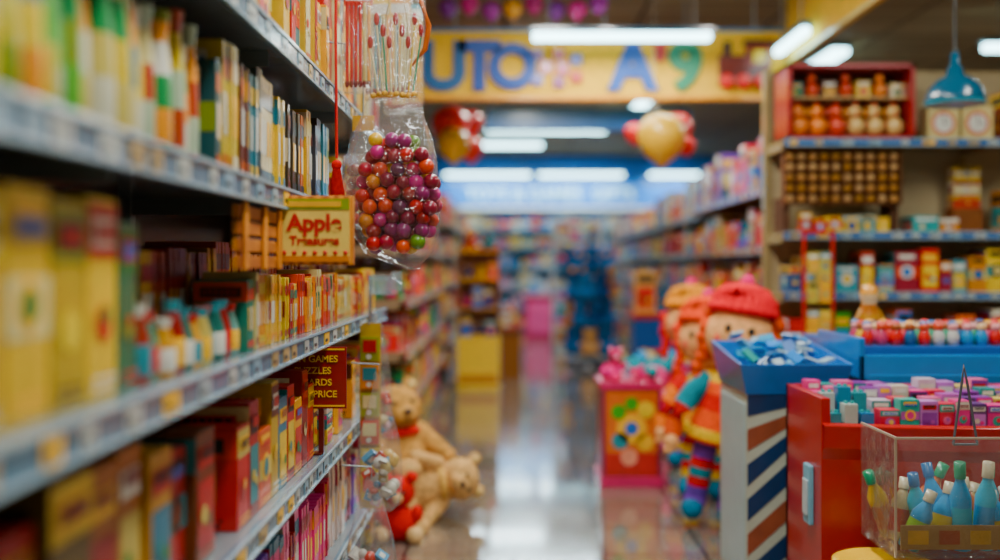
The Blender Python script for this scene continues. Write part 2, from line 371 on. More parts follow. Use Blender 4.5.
mb=MB(); mb.tube([(-.505,3.0,2.45),(-.508,3.0,2.0),(-.505,3.0,1.62)],.0045,RED,PLAST,6)
mb.sph((-.505,3.0,1.60),.016,RED,CLOTH); mb.tube([(-.505,3.0,1.59),(-.505,3.0,1.55),(-.50,3.0,1.50)],[.012,.018,.022],hx('a01418'),CLOTH,8)
mb.tube([(-.505,3.0,2.45),(-.57,3.0,2.45),(-.93,3.0,2.44)],.005,hx('9aa0a4'),METAL,6)
mb.build('red_hanging_cord')

# gumball bags
def film_bag(P,parent,name='film',N=72,seed=1,pleat=.05):
    q=random.Random(seed); ph=[q.uniform(0,6.28) for _ in range(5)]
    vs=[];fs=[]
    for j,(cx_,cy_,z,a,b) in enumerate(P):
        for i in range(N):
            t=2*math.pi*i/N; c,s=math.cos(t),math.sin(t)
            sx=math.copysign(abs(c)**.75,c); sy=math.copysign(abs(s)**.75,s)
            w=1+pleat*(math.sin(6*t+ph[0]+z*9)+.6*math.sin(11*t+ph[1]-z*23)+.4*math.sin(17*t+ph[2]+j))
            vs.append((cx_+a*(.97+.03*w)*sx+.003*math.sin(90*z+t*3),cy_+b*w*sy,z+.005*math.sin(5*t+j+ph[3])))
    for j in range(len(P)-1):
        for i in range(N): fs.append((j*N+i,j*N+(i+1)%N,(j+1)*N+(i+1)%N,(j+1)*N+i))
    fs.append(tuple(range(N)))
    mb=MB(); mb.add(vs,fs,(1,1,1),0,True); return mb.build(name,parent=parent,mats=[M_FILM])
e=empty('gumball_bag')
cx,cy=-.325,3.0
cols=H('8f1420','a01c3a','7a1030','c8501e','e8c01e','6d8f2a','b83a7a','7e2a5a','d8602a','98143a','e8c040','7a1838','8a3a6a','b82828','9a2040','5e2a4a','d8902a','6d8f2a','c02020')
mb=MB(); rr=.0225; z=1.362; layer=0
while z<1.69:
    t=(z-1.34)/.36; hw=.100*(1-.35*max(0,.25-t)/.25-.5*max(0,t-.65)/.35); hd=.05; sh=.008
    y0_=-hd; row=0
    while y0_<=hd+.001:
        xo=-hw+(.022 if (layer+row)%2 else 0)
        while xo<=hw+.003:
            mb.sph((cx+sh+xo+R.uniform(-.006,.006),cy+y0_+R.uniform(-.004,.004),z+R.uniform(-.008,.008)),rr*R.uniform(.95,1.05),R.choice(cols),CANDY,n=18,k=12)
            xo+=.0445
        y0_+=.041; row+=1
    z+=.0375; layer+=1
mb.build('gumballs',parent=e)
film_bag([(cx+.05,cy,1.29,.018,.006),(cx+.03,cy,1.308,.05,.02),(cx+.005,cy,1.338,.10,.055),(cx-.005,cy,1.40,.130,.08),(cx-.01,cy,1.47,.138,.082),(cx-.012,cy,1.55,.136,.082),(cx-.014,cy,1.62,.130,.075),(cx-.014,cy,1.68,.118,.056),(cx-.012,cy,1.73,.102,.036),(cx-.01,cy,1.775,.085,.018),(cx-.008,cy,1.81,.070,.008),(cx-.008,cy,1.835,.080,.010),(cx-.008,cy,1.85,.086,.012)],e,seed=4)
mb=MB()
for i in range(8): mb.sph((cx-.07+i*.0175,cy+R.uniform(-.006,.006),1.812+R.uniform(-.004,.004)),.0095,hx('d8b070'),CLOTH,n=8,k=6)
mb.tube([(cx-.075,cy,1.806),(cx+.06,cy,1.806)],.0045,hx('c99a4a'),PLAST,6)
for i in range(9):
    x=cx-.055+i*.013; t=(i-4)*.006; zt=1.95+.035*((i*5)%3)
    mb.tube([(x,cy-.004*(i%2),1.82),(x+t,cy,zt)],.0028,R.choice(H('e0d8b6','3a9a7a','d8d8c4','e0c060')),PLAST,6)
    mb.sph((x+t,cy,zt+.018),.0085,hx('a01020'),CANDY,(1,1,2.4),10,8)
mb.tube([(cx-.06,cy,1.82),(cx-.03,cy,2.05),(cx,cy,2.2)],.0018,hx('b8a880'),PLAST,5); mb.tube([(cx+.05,cy,1.82),(cx+.03,cy,2.05),(cx,cy,2.2)],.0018,hx('b8a880'),PLAST,5)
mb.tube([(cx+.045,cy+.01,1.9),(cx+.085,cy+.01,1.95),(cx+.095,cy+.01,2.02),(cx+.07,cy+.01,2.1),(cx,cy+.005,2.2)],[.004,.008,.009,.008,.004],hx('c8702a'),PLAST,8)
mb.tube([(cx,cy-.001,2.2),(cx-.02,cy,2.215),(-.6,cy+.03,2.22),(-.93,cy+.05,2.22)],.004,hx('9aa0a4'),METAL,6)
mb.build('tie_and_sticks',parent=e)
film_bag([(cx-.008,cy,1.84,.06,.012),(cx-.006,cy,1.90,.075,.018),(cx-.004,cy,1.98,.085,.02),(cx,cy,2.06,.088,.016),(cx,cy,2.1,.086,.006)],e,'stick_wrapper',seed=9)
# small second bag behind it
e=empty('gumball_bag'); mb=MB(); bx,by=-.465,3.28
for j in range(5):
    for i,(dx,dy) in enumerate([(-.022,-.02),(.022,-.02),(0,.02),(-.04,.018),(.04,.018)]): mb.sph((bx+dx+R.uniform(-.004,.004),by+dy,1.455+j*.038+R.uniform(-.004,.004)),.0205,R.choice(H('7a1020','8f1420','a01c2a','6a1028','c8501e')),CANDY,n=16,k=10)
mb.tube([(bx,by,1.79),(bx,by,2.0),(bx-.01,by,2.02),(-.57,by,2.03),(-.93,by,2.03)],.003,hx('9aa0a4'),METAL,6)
mb.box(bx-.035,bx+.035,by-.003,by+.003,1.74,1.79,hx('e0b02a')); mb.build('gumballs_and_card',parent=e)
film_bag([(bx,by,1.42,.02,.01),(bx,by,1.435,.055,.035),(bx,by,1.50,.07,.05),(bx,by,1.60,.068,.05),(bx,by,1.66,.055,.03),(bx,by,1.74,.038,.008),(bx,by,1.77,.04,.005)],e,'film',48,33)

# hanging packs near the top of the gondola end
e=empty('hanging_pencil_pack'); mb=MB()
HP=[(-.44,3.45,1.90,2.22,'e8c860'),(-.40,3.75,1.96,2.30,'e0a030'),(-.47,3.2,1.88,2.2,'d8502a'),(-.45,4.1,1.95,2.35,'e9dcb8'),(-.40,4.3,1.99,2.42,'1b8f9c')]
for k,(x,y,z0,z1,c) in enumerate(HP):
    mb.box(x-.045,x+.045,y,y+.006,z1-.07,z1,hx(c)); mb.box(x-.04,x+.04,y-.002,y,z1-.055,z1-.02,WHITE)
    for i in range(6):
        px=x-.035+i*.014; cc=R.choice(H('c01c20','f2bf1c','e8a824','1b8f9c','d8cc98','c9bc98','e0d070'))
        mb.tube([(px,y,z0),(px,y,z1-.06)],.0055,cc,PLAST,6); mb.sph((px,y,z0),.0075,hx('7d1020'),PLAST,(1,1,1.8),8,6)
    mb.tube([(x,y+.004,z1-.01),(x-.02,y+.01,z1+.01),(-.93,y+.012,z1+.01)],.0035,hx('9aa0a4'),METAL,5)
mb.build('packs',parent=e)
for k,(x,y,z0,z1,c) in enumerate(HP): film_bag([(x,y,z0-.03,.045,.006),(x,y,z0,.05,.018),(x,y,(z0+z1)/2,.052,.02),(x,y,z1-.06,.05,.012),(x,y,z1-.01,.048,.005)],e,'wrapper_%d'%(k+1),40,k+20)

mb=MB(); mb.box(-.525,-.44,3.9,3.905,1.19,1.26,(1,1,1),0); mb.box(-.525,-.42,3.86,3.95,1.185,1.19,(1,1,1),0)
mb.box(-.44,-.40,3.88,3.884,1.2,1.275,(1,1,1),0); mb.box(-.528,-.524,3.86,3.95,1.08,1.26,(1,1,1),0)
mb.build('plastic_shelf_talker',mats=[clear('blue_tint_acrylic',(.6,.85,.95),.2,.08,1,.15)])

e=empty('clip_strip'); mb=MB(); rr2=random.Random(5)
mb.box(-.525,-.45,3.62,3.626,.42,1.09,hx('c9a81c'))
for i,z in enumerate([1.0,.90,.80,.70,.60,.50]):
    mb.box(-.52,-.455,3.60,3.618,z-.045,z+.04,rr2.choice(H('d9c22e','8f9a2a','e8a024','c8542a','a8b02a')))
    mb.box(-.512,-.463,3.597,3.6,z-.015,z+.03,rr2.choice(H('e9e0b0','c01c20','1b8f9c')))
    mb.disc((-.49,3.6,z-.03),Vector((.02,0,0)),Vector((0,0,.02)),Vector((0,-1,0)),0,0,.01,WHITE)
mb.tube([(-.49,3.622,1.085),(-.50,3.61,1.1),(-.526,3.6,1.08)],.003,hx('9aa0a4'),METAL,5)
mb.build('strip',parent=e)
def toy_bag(xc,yc,z0,z1,w,d,seed,hookx):
    e=empty('bagged_toy_pack'); q=random.Random(seed); mb=MB()
    for k in range(26):
        t=q.random(); zz=z0+.03+(z1-z0)*.34*t; s=q.uniform(.014,.024); c=q.choice(H('d0d0ca','5f9ac0','b8442a','d8b880','c8b890','3a6a8a','d0a8b0','d8d4c8'))
        X_=xc+q.uniform(-1,1)*w*.33; Y_=yc+q.uniform(-1,1)*d*.3
        if k%3: mb.sph((X_,Y_,zz),s,c,PLAST,(1,1,q.uniform(.7,1.3)),10,8)
        else:
            mb.M=Matrix.Translation((X_,Y_,zz))@Euler((q.uniform(-1,1),q.uniform(-1,1),0)).to_matrix().to_4x4(); mb.box(-s,s,-s*.5,s*.5,-s*.8,s*.8,c,PLAST); mb.box(-s*.5,s*.5,-s*.55,s*.55,-s*.4,s*.4,WHITE,PRINT); mb.M=Matrix.Identity(4)
    mb.tube([(xc,yc,z1-.005),(xc,yc,z1+.03),(hookx,yc,z1+.035)],.0028,hx('9aa0a4'),METAL,5)
    mb.build('toys',parent=e)
    P=[(0,.5,.2),(.04,.85,.7),(.15,1,1),(.35,.97,.95),(.55,.8,.6),(.75,.52,.3),(.92,.26,.12),(1,.22,.05)]
    film_bag([(xc,yc,z0+(z1-z0)*t,w*.5*a,d*.5*b) for t,a,b in P],e,seed=seed,pleat=.07)
toy_bag(-.43,3.42,.46,.93,.16,.09,1,-.525); toy_bag(-.43,3.22,.20,.62,.17,.09,2,-.525); toy_bag(-.485,3.95,.62,1.03,.08,.06,3,-.525)

# ------------------------------------------------------------------ plush bears
def blob(name,ells,m,parent=None,vox=.014,disp=.014,size=.03):
    mb=MB()
    for c,rad,sc,rot in ells:
        mb.M=Matrix.Translation(c); mb.sph((0,0,0),rad,(1,1,1),0,sc,20,14)
    o=mb.build(name,parent=parent,mats=[m])
    q=o.modifiers.new('Remesh','REMESH'); q.mode='VOXEL'; q.voxel_size=vox; q.use_smooth_shade=True
    s=o.modifiers.new('Smooth','SMOOTH'); s.iterations=4
    t=bpy.data.textures.new(name,'CLOUDS'); t.noise_scale=size
    d=o.modifiers.new('Displace','DISPLACE'); d.texture=t; d.strength=disp; d.texture_coords='LOCAL'
    return o
def limb(a,b,r0,r1,n=6):
    a=Vector(a);b=Vector(b); return [(a.lerp(b,i/(n-1)),r0+(r1-r0)*i/(n-1),(1,1,1),None) for i in range(n)]
def teddy(loc,rot,s,col,scarf='c01c20'):
    e=empty('teddy_bear'); m=mat('bear_fur',.95,col=hx(col,1.15),var=.3,scale=30,bump=1.0,spec=.1)
    E=[((0,0,.22),.17,(1,.9,1.2),None),((0,.0,.33),.14,(1,.9,1),None),((0,-.02,.54),.15,(1.05,.95,.95),None),((0,-.14,.50),.07,(1.1,.9,.85),None)]
    for q in(-1,1):
        E+=[((q*.12,0,.67),.05,(1,.6,1),None)]
        E+=limb((q*.14,-.02,.38),(q*.24,-.16,.22),.065,.055)+limb((q*.09,-.08,.11),(q*.2,-.34,.09),.09,.075)
        E+=[((q*.21,-.38,.12),.085,(.9,.6,1.25),None)]
    blob('body',E,m,e)
    mb=MB()
    for q in(-1,1):
        mb.sph((q*.055,-.145,.58),.014,BLACK,PLAST); mb.sph((q*.21,-.432,.12),.05,hx('d8bf90'),CLOTH,(.9,.15,1.2)); mb.sph((q*.12,-.03,.67),.03,hx('d8bf90'),CLOTH,(1,.5,1))
    mb.sph((0,-.205,.525),.024,hx('3a2018'),PLAST,(1.2,.7,.8)); mb.tube([(-.03,-.198,.48),(0,-.206,.47),(.03,-.198,.48)],.005,hx('3a2018'),CLOTH,6)
    mb.lathe((0,-.01,.40),[(.10,-.03),(.135,-.015),(.135,.015),(.10,.03)],hx(scarf),CLOTH)
    mb.build('face_and_scarf',parent=e)
    e.location=loc; e.rotation_euler=rot; e.scale=(s,s,s); return e
teddy((-.55,5.50,.01),(math.radians(-8),math.radians(-4),math.radians(30)),.92,'c29258')
teddy((-.60,5.06,.155),(0,math.radians(83),math.radians(14)),.70,'d4a872','d8b27a')
mb=MB()
mb.sph((-.50,4.72,.085),.085,RED,CLOTH,(1,.9,1)); mb.sph((-.50,4.72,.23),.075,RED,CLOTH,(1,.95,1))
for q in(-1,1): mb.sph((-.50+q*.06,4.71,.30),.028,RED,CLOTH); mb.sph((-.50+q*.08,4.66,.04),.04,hx('d9b890'),CLOTH); mb.sph((-.50+q*.028,4.65,.24),.01,BLACK,PLAST); mb.sph((-.50+q*.085,4.70,.13),.03,RED,CLOTH,(1,1,1.4))
mb.sph((-.50,4.645,.215),.025,hx('d9b890'),CLOTH); mb.build('red_plush_toy')

# ------------------------------------------------------------------ rag dolls
def doll(loc,rz,lean,s,hat,hair,dress,st,sleeve,seed=3):
    e=empty('rag_doll'); mb=MB(); hatc,hairc,dc=hx(hat),hx(hair),hx(dress); skin=hx('f0b88c')
    S=H(*st); A=H(*sleeve)
    for q in(-1,1):
        pts=[Vector((q*.07,0,.5)).lerp(Vector((q*.085,-.02,.07)),i/9) for i in range(10)]
        mb.tube(pts,[.062]*3+[.058]*3+[.055]*4,S,CLOTH,12); mb.sph((q*.09,-.05,.055),.055,hx('1b6f8c'),CLOTH,(1,1.7,.95))
        pts=[Vector((q*.10,0,.70)),Vector((q*.17,-.02,.63)),Vector((q*.215,-.04,.55)),Vector((q*.24,-.07,.47)),Vector((q*.24,-.1,.40))]
        mb.tube(pts,[.055,.058,.052,.048,.042],A,CLOTH,12); mb.sph((q*.24,-.11,.375),.045,skin,CLOTH,(.8,.9,1.1))
        for k in range(4): mb.sph((q*(.225+.01*k),-.12-.012*(k%2),.345-.004*k),.014,skin,CLOTH,(1,1,1.5),8,5)
    mb.lathe((0,0,0),[(.001,.40),(.17,.40),(.18,.42),(.17,.47),(.145,.56),(.125,.64),(.12,.70),(.07,.755),(.05,.80)],[dc,dc,hx('f0c83a'),dc,hx('c8342a'),dc,hx('f0c83a'),dc],CLOTH,24)
    for i in range(4): mb.sph((0,-.145+i*.006,.5+i*.06),.016,hx('1b8f9c'),PLAST)
    hz=.935
    mb.sph((0,0,hz),.158,skin,CLOTH,(1.06,.98,1.05),24,16); mb.sph((0,-.155,hz-.005),.022,hx('d8342a'),CLOTH)
    for q in(-1,1):
        mb.sph((q*.055,-.143,hz+.04),.017,BLACK,PLAST,(1,.6,1.3)); mb.sph((q*.09,-.123,hz-.02),.028,hx('e87a6a'),CLOTH,(1,.3,1))
    mb.tube([(.06*math.sin(a),-.145+.01*abs(math.sin(a)),hz-.02-.045*math.cos(a)) for a in [-1.2+.3*i for i in range(9)]],.006,hx('b01822'),CLOTH,6)
    q2=random.Random(seed)
    for i in range(60):
        a=q2.uniform(.1,math.pi-.1); z=q2.uniform(.82,1.03); rad=.155+q2.uniform(0,.02)
        mb.sph((rad*math.cos(a)*1.02,rad*math.sin(a)*.9+.0,z),q2.uniform(.03,.042),hairc,CLOTH,n=8,k=6)
    for q in(-1,1):
        for i in range(6): mb.sph((q*(.168+.01*math.sin(i*2)),.0,.95-i*.05),.032,hairc,CLOTH,n=8,k=6)
    for i in range(26):
        a=2*math.pi*i/26; mb.sph((.150*math.cos(a),.138*math.sin(a)+.01,1.065-.012*math.sin(a)),.030,hatc,CLOTH,(1,1,.9),8,6)
    for i in range(22):
        a=2*math.pi*i/22; mb.tube([(.142*math.cos(a),.132*math.sin(a)+.01,1.065),(.137*math.cos(a),.127*math.sin(a)+.01,1.12),(.1*math.cos(a),.092*math.sin(a)+.01,1.165),(.03*math.cos(a),.03*math.sin(a)+.01,1.19)],[.025,.027,.022,.012],hatc,CLOTH,6)
    mb.sph((0,.01,1.205),.038,hx('e0307a'),CLOTH)
    mb.build('doll_body',parent=e); e.location=loc; e.rotation_euler=(0,lean,rz); e.scale=(s,s,s); return e
doll((1.03,5.05,.01),math.radians(-14),math.radians(9),1.01,'e01a44','d8602a','e0602a',['1b7f8c','b8342a','5d3f90','7d4fb0','c8342a'],['1b7f8c','1b7f8c','b8342a','d0603a'])
doll((1.12,5.62,.0),math.radians(-25),math.radians(1),.94,'e8602a','e8582a','d8902a',['c8342a','e8c23a','1b8f9c'],['c8342a','f08a2a'],5)
doll((1.20,6.45,.0),math.radians(-20),math.radians(0),.98,'e8a030','d8402a','c83a6a',['6e3fa0','e8c23a'],['1b8f9c','e05a8c'],6)

# ------------------------------------------------------------------ pink display box
mb=MB(); y0,y1=5.85,6.2; pk=hx('c02a64')
mb.box(.57,.91,y0,y1,.05,.60,hx('a8382a')); mb.box(.555,.925,y0-.015,y1+.015,0,.06,pk)
for x in (.565,.895): mb.box(x,x+.02,y0-.01,y0+.01,.05,.6,hx('8a2a4a'))
mb.box(.555,.925,y0-.015,y1+.015,.575,.615,pk)
o_,U,V,N_=(.59,y0,.08),Vector((.30,0,0)),Vector((0,0,.48)),Vector((0,-1,0))
mb.rect(o_,U,V,N_,0,1,0,1,hx('d0743a')); mb.rect(o_,U,V,N_,0,1,0,.25,hx('b83a3a'),2)
for u,v,q,c in [(.5,.55,.09,'f0c020'),(.5,.55,.04,'1667b8'),(.25,.75,.045,'58a63a'),(.78,.78,.05,'e8d03a'),(.28,.4,.05,'1b8f9c'),(.76,.38,.05,'f0c020'),(.5,.85,.04,'58a63a'),(.45,.2,.05,'e8a08a')]: mb.disc(o_,U,V,N_,u,v,q,hx(c),3+ (q<.045))
for i in range(40):
    mb.sph((R.uniform(.6,.89),R.uniform(y0+.03,y1-.03),.63+R.uniform(0,.05)),R.uniform(.018,.034),R.choice(H('e0407e','e04a8a','c82a6a','e880a8','3a9aa0','c8347a')),CLOTH,n=8,k=6)
plushie(mb,.66,y0+.12,.64,.17,pk,hx('e8a0b8')); mb.build('toy_display_box',.002)

def stocked(nm,rowname,M,L,Dp,Ht,zs,lip,body,back,pal,kinds,seed,det=0,wmin=.08,wmax=.2,top=True):
    q=random.Random(seed); unit(nm,M,L,Dp,Ht,zs,lip,body,back,True,r=q)
    mb=MB(); mb.M=M
    allz=sorted(zs)
    for i,z in enumerate(allz):
        nx=allz[i+1]-.05 if i+1<len(allz) else (Ht+.15 if top else z+.25)
        fill(mb,.02,L-.02,z+.001,max(.1,min(nx-z-.02,.42)),Dp,q,pal,kinds,det,wmin,wmax)
    fill(mb,.02,L-.02,.101,max(.1,allz[0]-.17),Dp,q,pal,kinds,det,wmin,wmax)
    mb.build(rowname)
PR=H('b01c20','d8342a','e8a020','e8601c','e0c050','d8347e','1c6f86','f0c83a','8f1417','6e3fa0','2f8f5a','c8b888')
PB=H('1c5fa4','c8242a','2f8fc8','e8a020','1b8f9c','8f2a3a','d8c890','d9a970','d85a3a','4f90b0','f0d050','1a4a80')
stocked('shelving_unit','assorted_toy_stock',LEFT(-.62,6.3),3.9,.42,2.2,[.42,.75,1.08,1.42,1.78],hx('a8364a'),hx('98806a'),hx('5a3a2a'),PR,'bbbpo',21)
stocked('shelving_unit','assorted_toy_stock',LEFT(-.62,11.4),3.9,.42,2.3,[.42,.75,1.08,1.42,1.78],hx('7a90a0'),hx('98988f'),hx('5a5a58'),PB+P_CREAM,'bbbo',22)
stocked('shelving_unit','assorted_toy_stock',LEFT(-.62,15.8),3.0,.42,2.3,[.42,.75,1.08,1.42,1.78],hx('7a90a0'),hx('98988f'),hx('6a8088'),PB+P_MIX,'bbbo',23)
mb=MB(); yc=10.45; wf=hx('a8683a')
mb.box(-.50,-.06,yc,yc+.4,0,.55,(.95,.60,.01),PLAST); mb.box(-.48,-.08,yc-.01,yc,.06,.16,hx('c8921a'),PLAST)
mb.box(-.50,-.48,yc+.1,yc+.4,.55,1.45,wf,PLAST); mb.box(-.08,-.06,yc+.1,yc+.4,.55,1.45,wf,PLAST); mb.box(-.5,-.06,yc+.38,yc+.4,.55,1.5,wf,PLAST)
for z in (.85,1.15,1.45): mb.box(-.5,-.06,yc,yc+.4,z-.02,z,hx('d8a03a'),PLAST)
mb.M=FRONT(-.48,yc)
for z in (.55,.85,1.15): fill(mb,0,.41,z,.28,.3,R,P_MIX+[YEL,YEL],'bbp',0,.10,.14)
fill(mb,0,.4,1.45,.3,.3,R,P_WARM,'pp',0,.16,.2)
mb.build('yellow_display_stand')
mb=MB(); mb.box(-.05,.18,11.4,11.7,0,.55,hx('8a5a34'),MATTE); mb.box(-.06,.19,11.39,11.71,.5,.56,hx('6a4024'),MATTE); mb.M=FRONT(-.04,11.42); fill(mb,0,.2,.56,.4,.2,R,P_CREAM,'b',0,.08,.1); mb.build('cardboard_dump_bin')
mb=MB(); cx2,cy2=1.1,13.0
mb.lathe((cx2,cy2,0),[(.001,.06),(.3,.06),(.32,0)],hx('3a3a44'),METAL); mb.tube([(cx2,cy2,.05),(cx2,cy2,1.75)],.025,hx('5a5a60'),METAL)
q=random.Random(8)
for z in (.15,.5,.85,1.2):
    mb.tube([(cx2+.28*math.cos(a),cy2+.28*math.sin(a),z) for a in [i*math.pi/8 for i in range(17)]],.008,hx('5a5a60'),METAL,6)
    for i in range(4): a=i*math.pi/2; mb.tube([(cx2,cy2,z),(cx2+.28*math.cos(a),cy2+.28*math.sin(a),z)],.008,hx('5a5a60'),METAL,6)
    for i in range(7):
        a=i*2*math.pi/7+z; plushie(mb,cx2+.23*math.cos(a),cy2+.23*math.sin(a),z,.36,q.choice(H('1a4a80','1c6fac','205080','c88a50','6a4a3a','2a7aba','d8b088')),q.choice(H('1c4f7c','1c6f9c','d8a05a')))
mb.build('plush_toy_rack')

# ------------------------------------------------------------------ back of the shop
stocked('shelving_unit','assorted_toy_stock',FRONT(-2.4,19.55),6.4,.5,2.2,[.45,.85,1.25,1.65,2.0],hx('4a98c0'),hx('a0b8c4'),hx('4088b0'),P_BLUE+H('d0ccb8','d85a4a','f0d060','d6d2c8','e89aa8','2f90c8'),'bbbo',31,0,.12,.3)
mb=MB(); mb.box(-2.2,4.6,19.9,20.15,2.42,3.45,hx('0a78c0'),PLAST)
mb.box(-2.2,4.6,19.86,19.9,2.40,2.46,WHITE,PLAST); mb.build('blue_fascia_panel')
e=empty('back_wall_sign'); text('TOYS & GAMES  GIFTS',.34,hx('bfe4f2'),(.9,19.88,2.60),parent=e,name='letters',ext=.01,off=.008)
mb=MB(); mb.box(.35,1.15,17.6,18.1,0,.75,hx('d8346e'),PLAST); mb.box(.3,1.2,17.55,18.15,.75,.8,hx('e9a0b8'),PLAST); mb.box(.4,1.1,17.58,17.6,.1,.65,hx('f06a9a')); mb.M=FRONT(.4,17.6); fill(mb,0,.7,.8,.3,.3,R,P_BLUE,'bp',0,.12,.2); mb.build('pink_counter')
mb=MB(); mb.box(.72,.76,15.2,15.6,0,2.1,hx('d0d8dc'),METAL); mb.box(.72,1.5,15.2,15.6,.0,.1,hx('d0d8dc'),METAL); mb.box(1.46,1.5,15.2,15.6,0,2.1,hx('d0d8dc'),METAL)
for z in (.5,.9,1.3,1.7,2.1): mb.box(.72,1.5,15.2,15.6,z-.03,z,hx('3f90c8'),METAL)
mb.M=FRONT(.76,15.2)
for z in (.1,.5,.9,1.3,1.7): fill(mb,0,.68,z,.34,.3,R,P_BLUE+P_CREAM,'bo',0,.1,.2)
mb.build('stocked_bookcase')

# ------------------------------------------------------------------ RIGHT SIDE
FM=FRONT(1.62,5.8); RL=2.4
zsr=[.38,.76,1.14,1.49,2.03]
def peg():
    m=mat('pegboard',.7,col=hx('c8b898')); n=m.node_tree.nodes; l=m.node_tree.links
    v=n.new('ShaderNodeTexVoronoi'); v.inputs['Scale'].default_value=34; v.inputs['Randomness'].default_value=0; tc=n['Texture Coordinate']; l.new(tc.outputs['Object'],v.inputs['Vector'])
    cr=n.new('ShaderNodeValToRGB'); cr.color_ramp.elements[0].position=.14; cr.color_ramp.elements[0].color=(*hx('4a3a28'),1); cr.color_ramp.elements[1].position=.2; cr.color_ramp.elements[1].color=(*hx('ae9c78',1.1),1)
    l.new(v.outputs['Distance'],cr.inputs[0]); l.new(cr.outputs[0],n['Principled BSDF'].inputs['Base Color']); return m
unit('shelving_unit',FM,RL,.4,2.5,zsr,hx('155f9a'),hx('9a8a68'),hx('a89878'),True,lipH=.04,r=random.Random(77))
mb=MB(); mb.box(1.64,4.0,6.183,6.195,.4,2.48,(1,1,1),0); mb.build('pegboard_panel',mats=[peg()])
q=random.Random(42)
e=empty('toy_hen_display_case'); mb=MB(); mb.M=FRONT(1.64,5.8); W_=.74; cr_=hx('98201c')
for a in ((0,.025),(W_-.025,W_)): mb.box(a[0],a[1],.0,.3,2.036,2.47,cr_,PLAST)
mb.box(0,W_,0,.3,2.445,2.47,cr_,PLAST); mb.box(0,W_,0,.3,2.036,2.055,cr_,PLAST); mb.box(0,W_,.28,.3,2.04,2.46,hx('6a4228'),PLAST)
mb.box(.025,W_-.025,.05,.28,2.275,2.285,hx('c8a878'),PLAST)
def hen(x,y,z,s,c):
    mb.sph((x,y,z+.055*s),.05*s,c,PLAST,(.95,1.2,1.1),12,8); mb.sph((x-.012*s,y-.03*s,z+.13*s),.032*s,c,PLAST,(1,1,1.1),10,7)
    for k in (-1,0,1): mb.sph((x-.012*s,y-.03*s+k*.014*s,z+(.168-.006*abs(k))*s),.011*s,RED,PLAST,(.7,1,1.3),8,5)
    mb.sph((x-.012*s,y-.065*s,z+.125*s),.011*s,hx('e8901e'),PLAST,(.8,1.6,.6),8,5); mb.sph((x-.012*s,y-.055*s,z+.105*s),.009*s,RED,PLAST,(.7,.7,1.4),8,5)
    mb.sph((x+.02*s,y+.05*s,z+.1*s),.03*s,hx('8a3a1a'),PLAST,(.6,1,1.5),8,5)
    for k in(-1,1): mb.sph((x+k*.045*s,y,z+.06*s),.028*s,hx('b0602a'),PLAST,(.4,1.2,.8),8,5)
for i in range(6): hen(.09+i*.112,.10,2.055,1.1,q.choice(H('e8902a','d9bc88','c8502a','9a4a24','e8b050')))
for i in range(6): hen(.06+i*.118,.21,2.055,1.15,q.choice(H('e8a03a','d9bc88','a8402a','c8502a')))
for i in range(7):
    x=.075+i*.1
    if i%2==1: hen(x,.12,2.286,.85,q.choice(H('d9bc88','e8902a','c8502a')))
    else: pack(mb,x-.04,x+.04,.1,.2,2.286,2.286+q.uniform(.08,.13),q,P_WARM+H('e9e0c8','d8342a'),0,False)
mb.build('case',parent=e)
mb=MB(); mb.M=FM; q=random.Random(44)
for i in range(2):
    x=.86+i*.2; mb.box(x,x+.18,.06,.2,2.035,2.031+.2,hx('d9c898'))
    mb.disc((x+.09,.06,2.031+.1),Vector((.1,0,0)),Vector((0,0,.1)),Vector((0,-1,0)),0,0,.07,hx('c8502a'),1,16); mb.disc((x+.09,.06,2.031+.1),Vector((.1,0,0)),Vector((0,0,.1)),Vector((0,-1,0)),0,0,.055,WHITE,2,16)
    mb.box(x+.087,x+.093,.053,.056,2.131,2.18,BLACK); mb.box(x+.09,x+.125,.053,.056,2.129,2.134,BLACK)
fill(mb,1.28,RL-.02,2.031,.35,.4,q,P_CREAM+P_WARM,'bbt',1,.1,.2)
mb.build('toy_clock_row')
mb=MB(); mb.M=FM; dk=hx('4a2c18'); nc,nr=10,5; sx,sz=.068,.062; zb=1.66
mb.box(.02,.70,.12,.14,zb,zb+nr*sz,hx('24140c'),MATTE); mb.box(.02,.06,.1,.3,1.492,1.7,dk,MATTE); mb.box(.66,.70,.1,.3,1.492,1.7,dk,MATTE)
for j in range(nr+1): mb.box(.02,.70,.05,.12,zb+j*sz-.003,zb+j*sz+.003,hx('6a4024'),MATTE)
for i in range(nc+1): mb.box(.02+i*sx-.003,.02+i*sx+.003,.055,.12,zb,zb+nr*sz,hx('6a4024'),MATTE)
for j in range(nr):
    for i in range(nc): mb.sph((.054+i*sx,.085,zb+.031+j*sz),.0225,q.choice(H('dca870','c89458','e0b888')),PLAST,(1,1,1),12,8)
mb.build('wooden_ball_rack')
mb=MB(); mb.M=FM
fill(mb,.08,.64,1.491,.15,.1,q,P_CREAM+P_BLUE+H('e8c23a','d8342a','e8c23a'),'b',1,.07,.11)
fill(mb,.74,1.05,1.491,.14,.3,q,P_CREAM+H('5a4030','3a9a9a'),'bs',1,.1,.16)
for i in range(3): pack(mb,1.08,1.24,.22,.3,1.64+i*.085,1.64+i*.085+.08,q,P_CREAM,1)
mb.box(1.07,1.25,.2,.32,1.491,1.64,hx('7a4a2a'),MATTE)
fill(mb,1.28,RL-.02,1.491,.38,.3,q,P_CREAM+P_WARM,'bs',1,.1,.2); mb.build('boxed_game_row')
mb=MB(); mb.M=FM
fill(mb,.02,RL-.02,1.141,.28,.35,q,PB+P_CREAM+H('1b8f9c','1c6fb4'),'bbbs',1,.07,.17); mb.build('model_kit_row')
mb=MB(); mb.M=FM
fill(mb,.02,RL-.02,.761,.3,.35,q,P_BLUE+P_MIX,'bbt',1,.07,.14)
